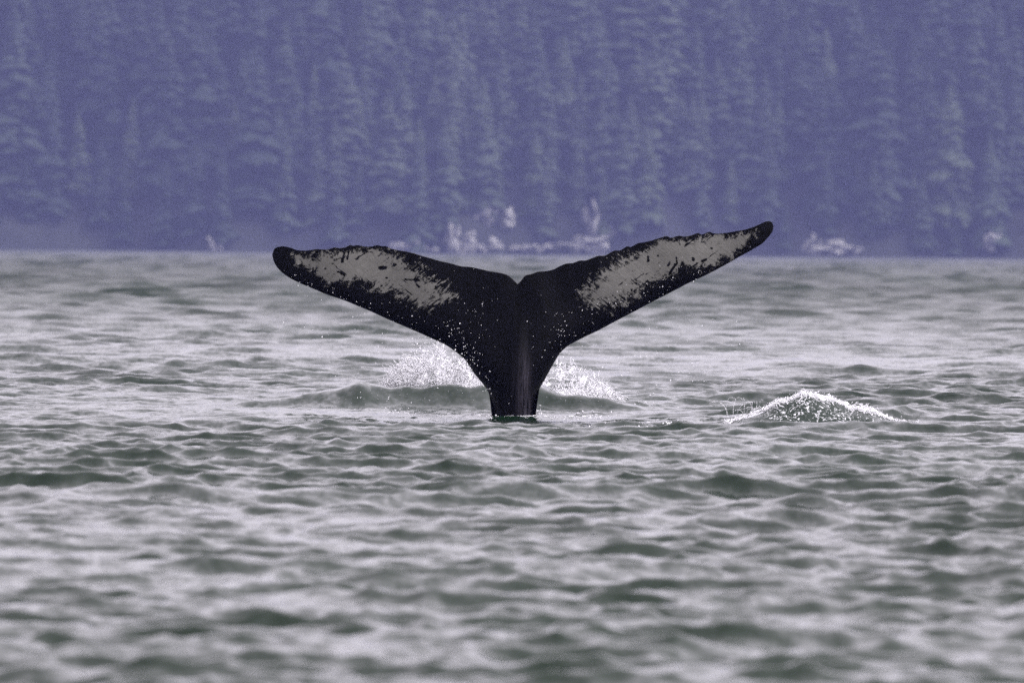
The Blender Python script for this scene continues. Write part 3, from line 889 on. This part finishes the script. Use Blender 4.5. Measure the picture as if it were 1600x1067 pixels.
# broken water lapping round the stock
ch = []
for j in range(70):
    t0 = rng.uniform(0, 2 * math.pi); m = rng.integers(5, 12); k_ = 1 + abs(rng.normal(0, .22))
    tt_ = t0 + np.linspace(0, rng.uniform(.1, .45), m)
    q = np.stack([.01 + .20 * k_ * np.cos(tt_), 90.02 + .30 * k_ * np.sin(tt_)], 1) + rng.normal(0, .006, (m, 2))
    zq = sea_shape(q[:, 0], q[:, 1], np.full(m, .06))[2] + .003
    ch.append((np.column_stack([q, zq]), rng.uniform(.0012, .004) * rng.uniform(.5, 1.3, m)))
filaments('foam_collar', ch, 'thin ring of foam lapping round the base of the whale tail', 'foam')

# little crowns of spray left of that wave, and lone bits of foam
pts, rad = [], []
for j in range(12):
    px = rng.uniform(1132, 1190); top = rng.uniform(614, 640); o_ = rng.normal(0, 9)
    o2 = rng.normal(0, 8)
    q = [spot(px + o_ * t + o2 * t * t, 652 - (652 - top) * (2 * t - t * t) * .9, 83.6)[:] for t in np.linspace(0, 1.35, 12)]
    pts.append((np.array(q), rng.uniform(.0008, .0022) * rng.uniform(.4, 1.6, 12)))
filaments('thin_spray', pts, 'thin curls of spray at the left end of the small breaking wave', 'splash')

pts, rad = [], []
for (px, py, w, hh, n_) in [(1042, 662, 26, 6, 260), (620, 645, 22, 5, 130), (985, 668, 60, 5, 160), (905, 650, 50, 4, 180), (770, 648, 18, 4, 120), (838, 645, 16, 4, 110), (1000, 640, 40, 5, 80)]:
    Dp = CAM_H * F_PX / (py - 388 - (px - 800) * .0089)
    for k in range(n_):
        a = px + rng.normal(0, w * .5); Dk = Dp + rng.normal(0, .35)
        q = spot(a, py, Dk)
        pts.append((q.x, Dk)); rad.append(.002 + rng.exponential(.002))
pts = np.array(pts)
zf = sea_shape(pts[:, 0], pts[:, 1], np.full(len(pts), .06))[2] + rng.exponential(.003, len(pts))
drops('foam_bits', np.column_stack([pts, zf]), rad, 'scattered bits of foam on the water around the whale stock', 'foam')

# drops running off and falling from the flukes
pts, rad = [], []
def rain(n_, f):
    k = 0
    while k < n_:
        px, py, D = f()
        pts.append(spot(px, py, D)[:]); rad.append(.0014 + rng.exponential(.0010)); k += 1
rain(50, lambda: (rng.normal(735, 16), rng.uniform(470, 615), 89.45))
rain(45, lambda: (rng.normal(875, 26), rng.uniform(488, 560), 89.45))
rain(70, lambda: ((lambda t: (700 + t * 65 + rng.normal(0, 8), 500 + t * 115, 89.4))(rng.uniform(0, 1))))
rain(60, lambda: ((lambda t: (rng.normal(0, 10) + 445 + t * 250, 425 + t * 105 + rng.normal(0, 12), 89.7))(rng.uniform(0, 1))))
rain(80, lambda: ((lambda t: (rng.normal(0, 10) + 860 + t * 240, 520 - t * 100 + rng.normal(0, 14), 89.7))(rng.uniform(0, 1))))
rain(260, lambda: (rng.normal(640, 80), 470 + rng.beta(2.2, 1.5) * 165, rng.uniform(89.5, 92)))
rain(330, lambda: (rng.normal(985, 95), 485 + rng.beta(2.2, 1.5) * 150, rng.uniform(89.5, 92)))
drops('falling_drops', pts, rad, 'fine water drops falling from the flukes', 'water drops')

# ------------------------------------------------------------------ haze over the fjord
m_haze = bpy.data.materials.new('haze_air'); m_haze.use_nodes = True
nt = m_haze.node_tree; nt.nodes.clear()
ho = nt.nodes.new('ShaderNodeOutputMaterial'); hv_ = nt.nodes.new('ShaderNodeVolumePrincipled')
hv_.inputs['Color'].default_value = (.195, .213, .43, 1)
hv_.inputs['Density'].default_value = 0.52 / 2600
nt.links.new(hv_.outputs[0], ho.inputs['Volume'])
bm = bmesh.new(); bmesh.ops.create_cube(bm, size=1)
me = bpy.data.meshes.new('haze'); bm.to_mesh(me); bm.free(); me.materials.append(m_haze)
hz = bpy.data.objects.new('haze', me); COL.objects.link(hz)
hz.scale = (8200, 6800, 172); hz.location = (0, 600, 172 / 2 - 9)
tag(hz, 'blue violet haze lying over the water in front of the far shore', 'haze', kind='stuff')
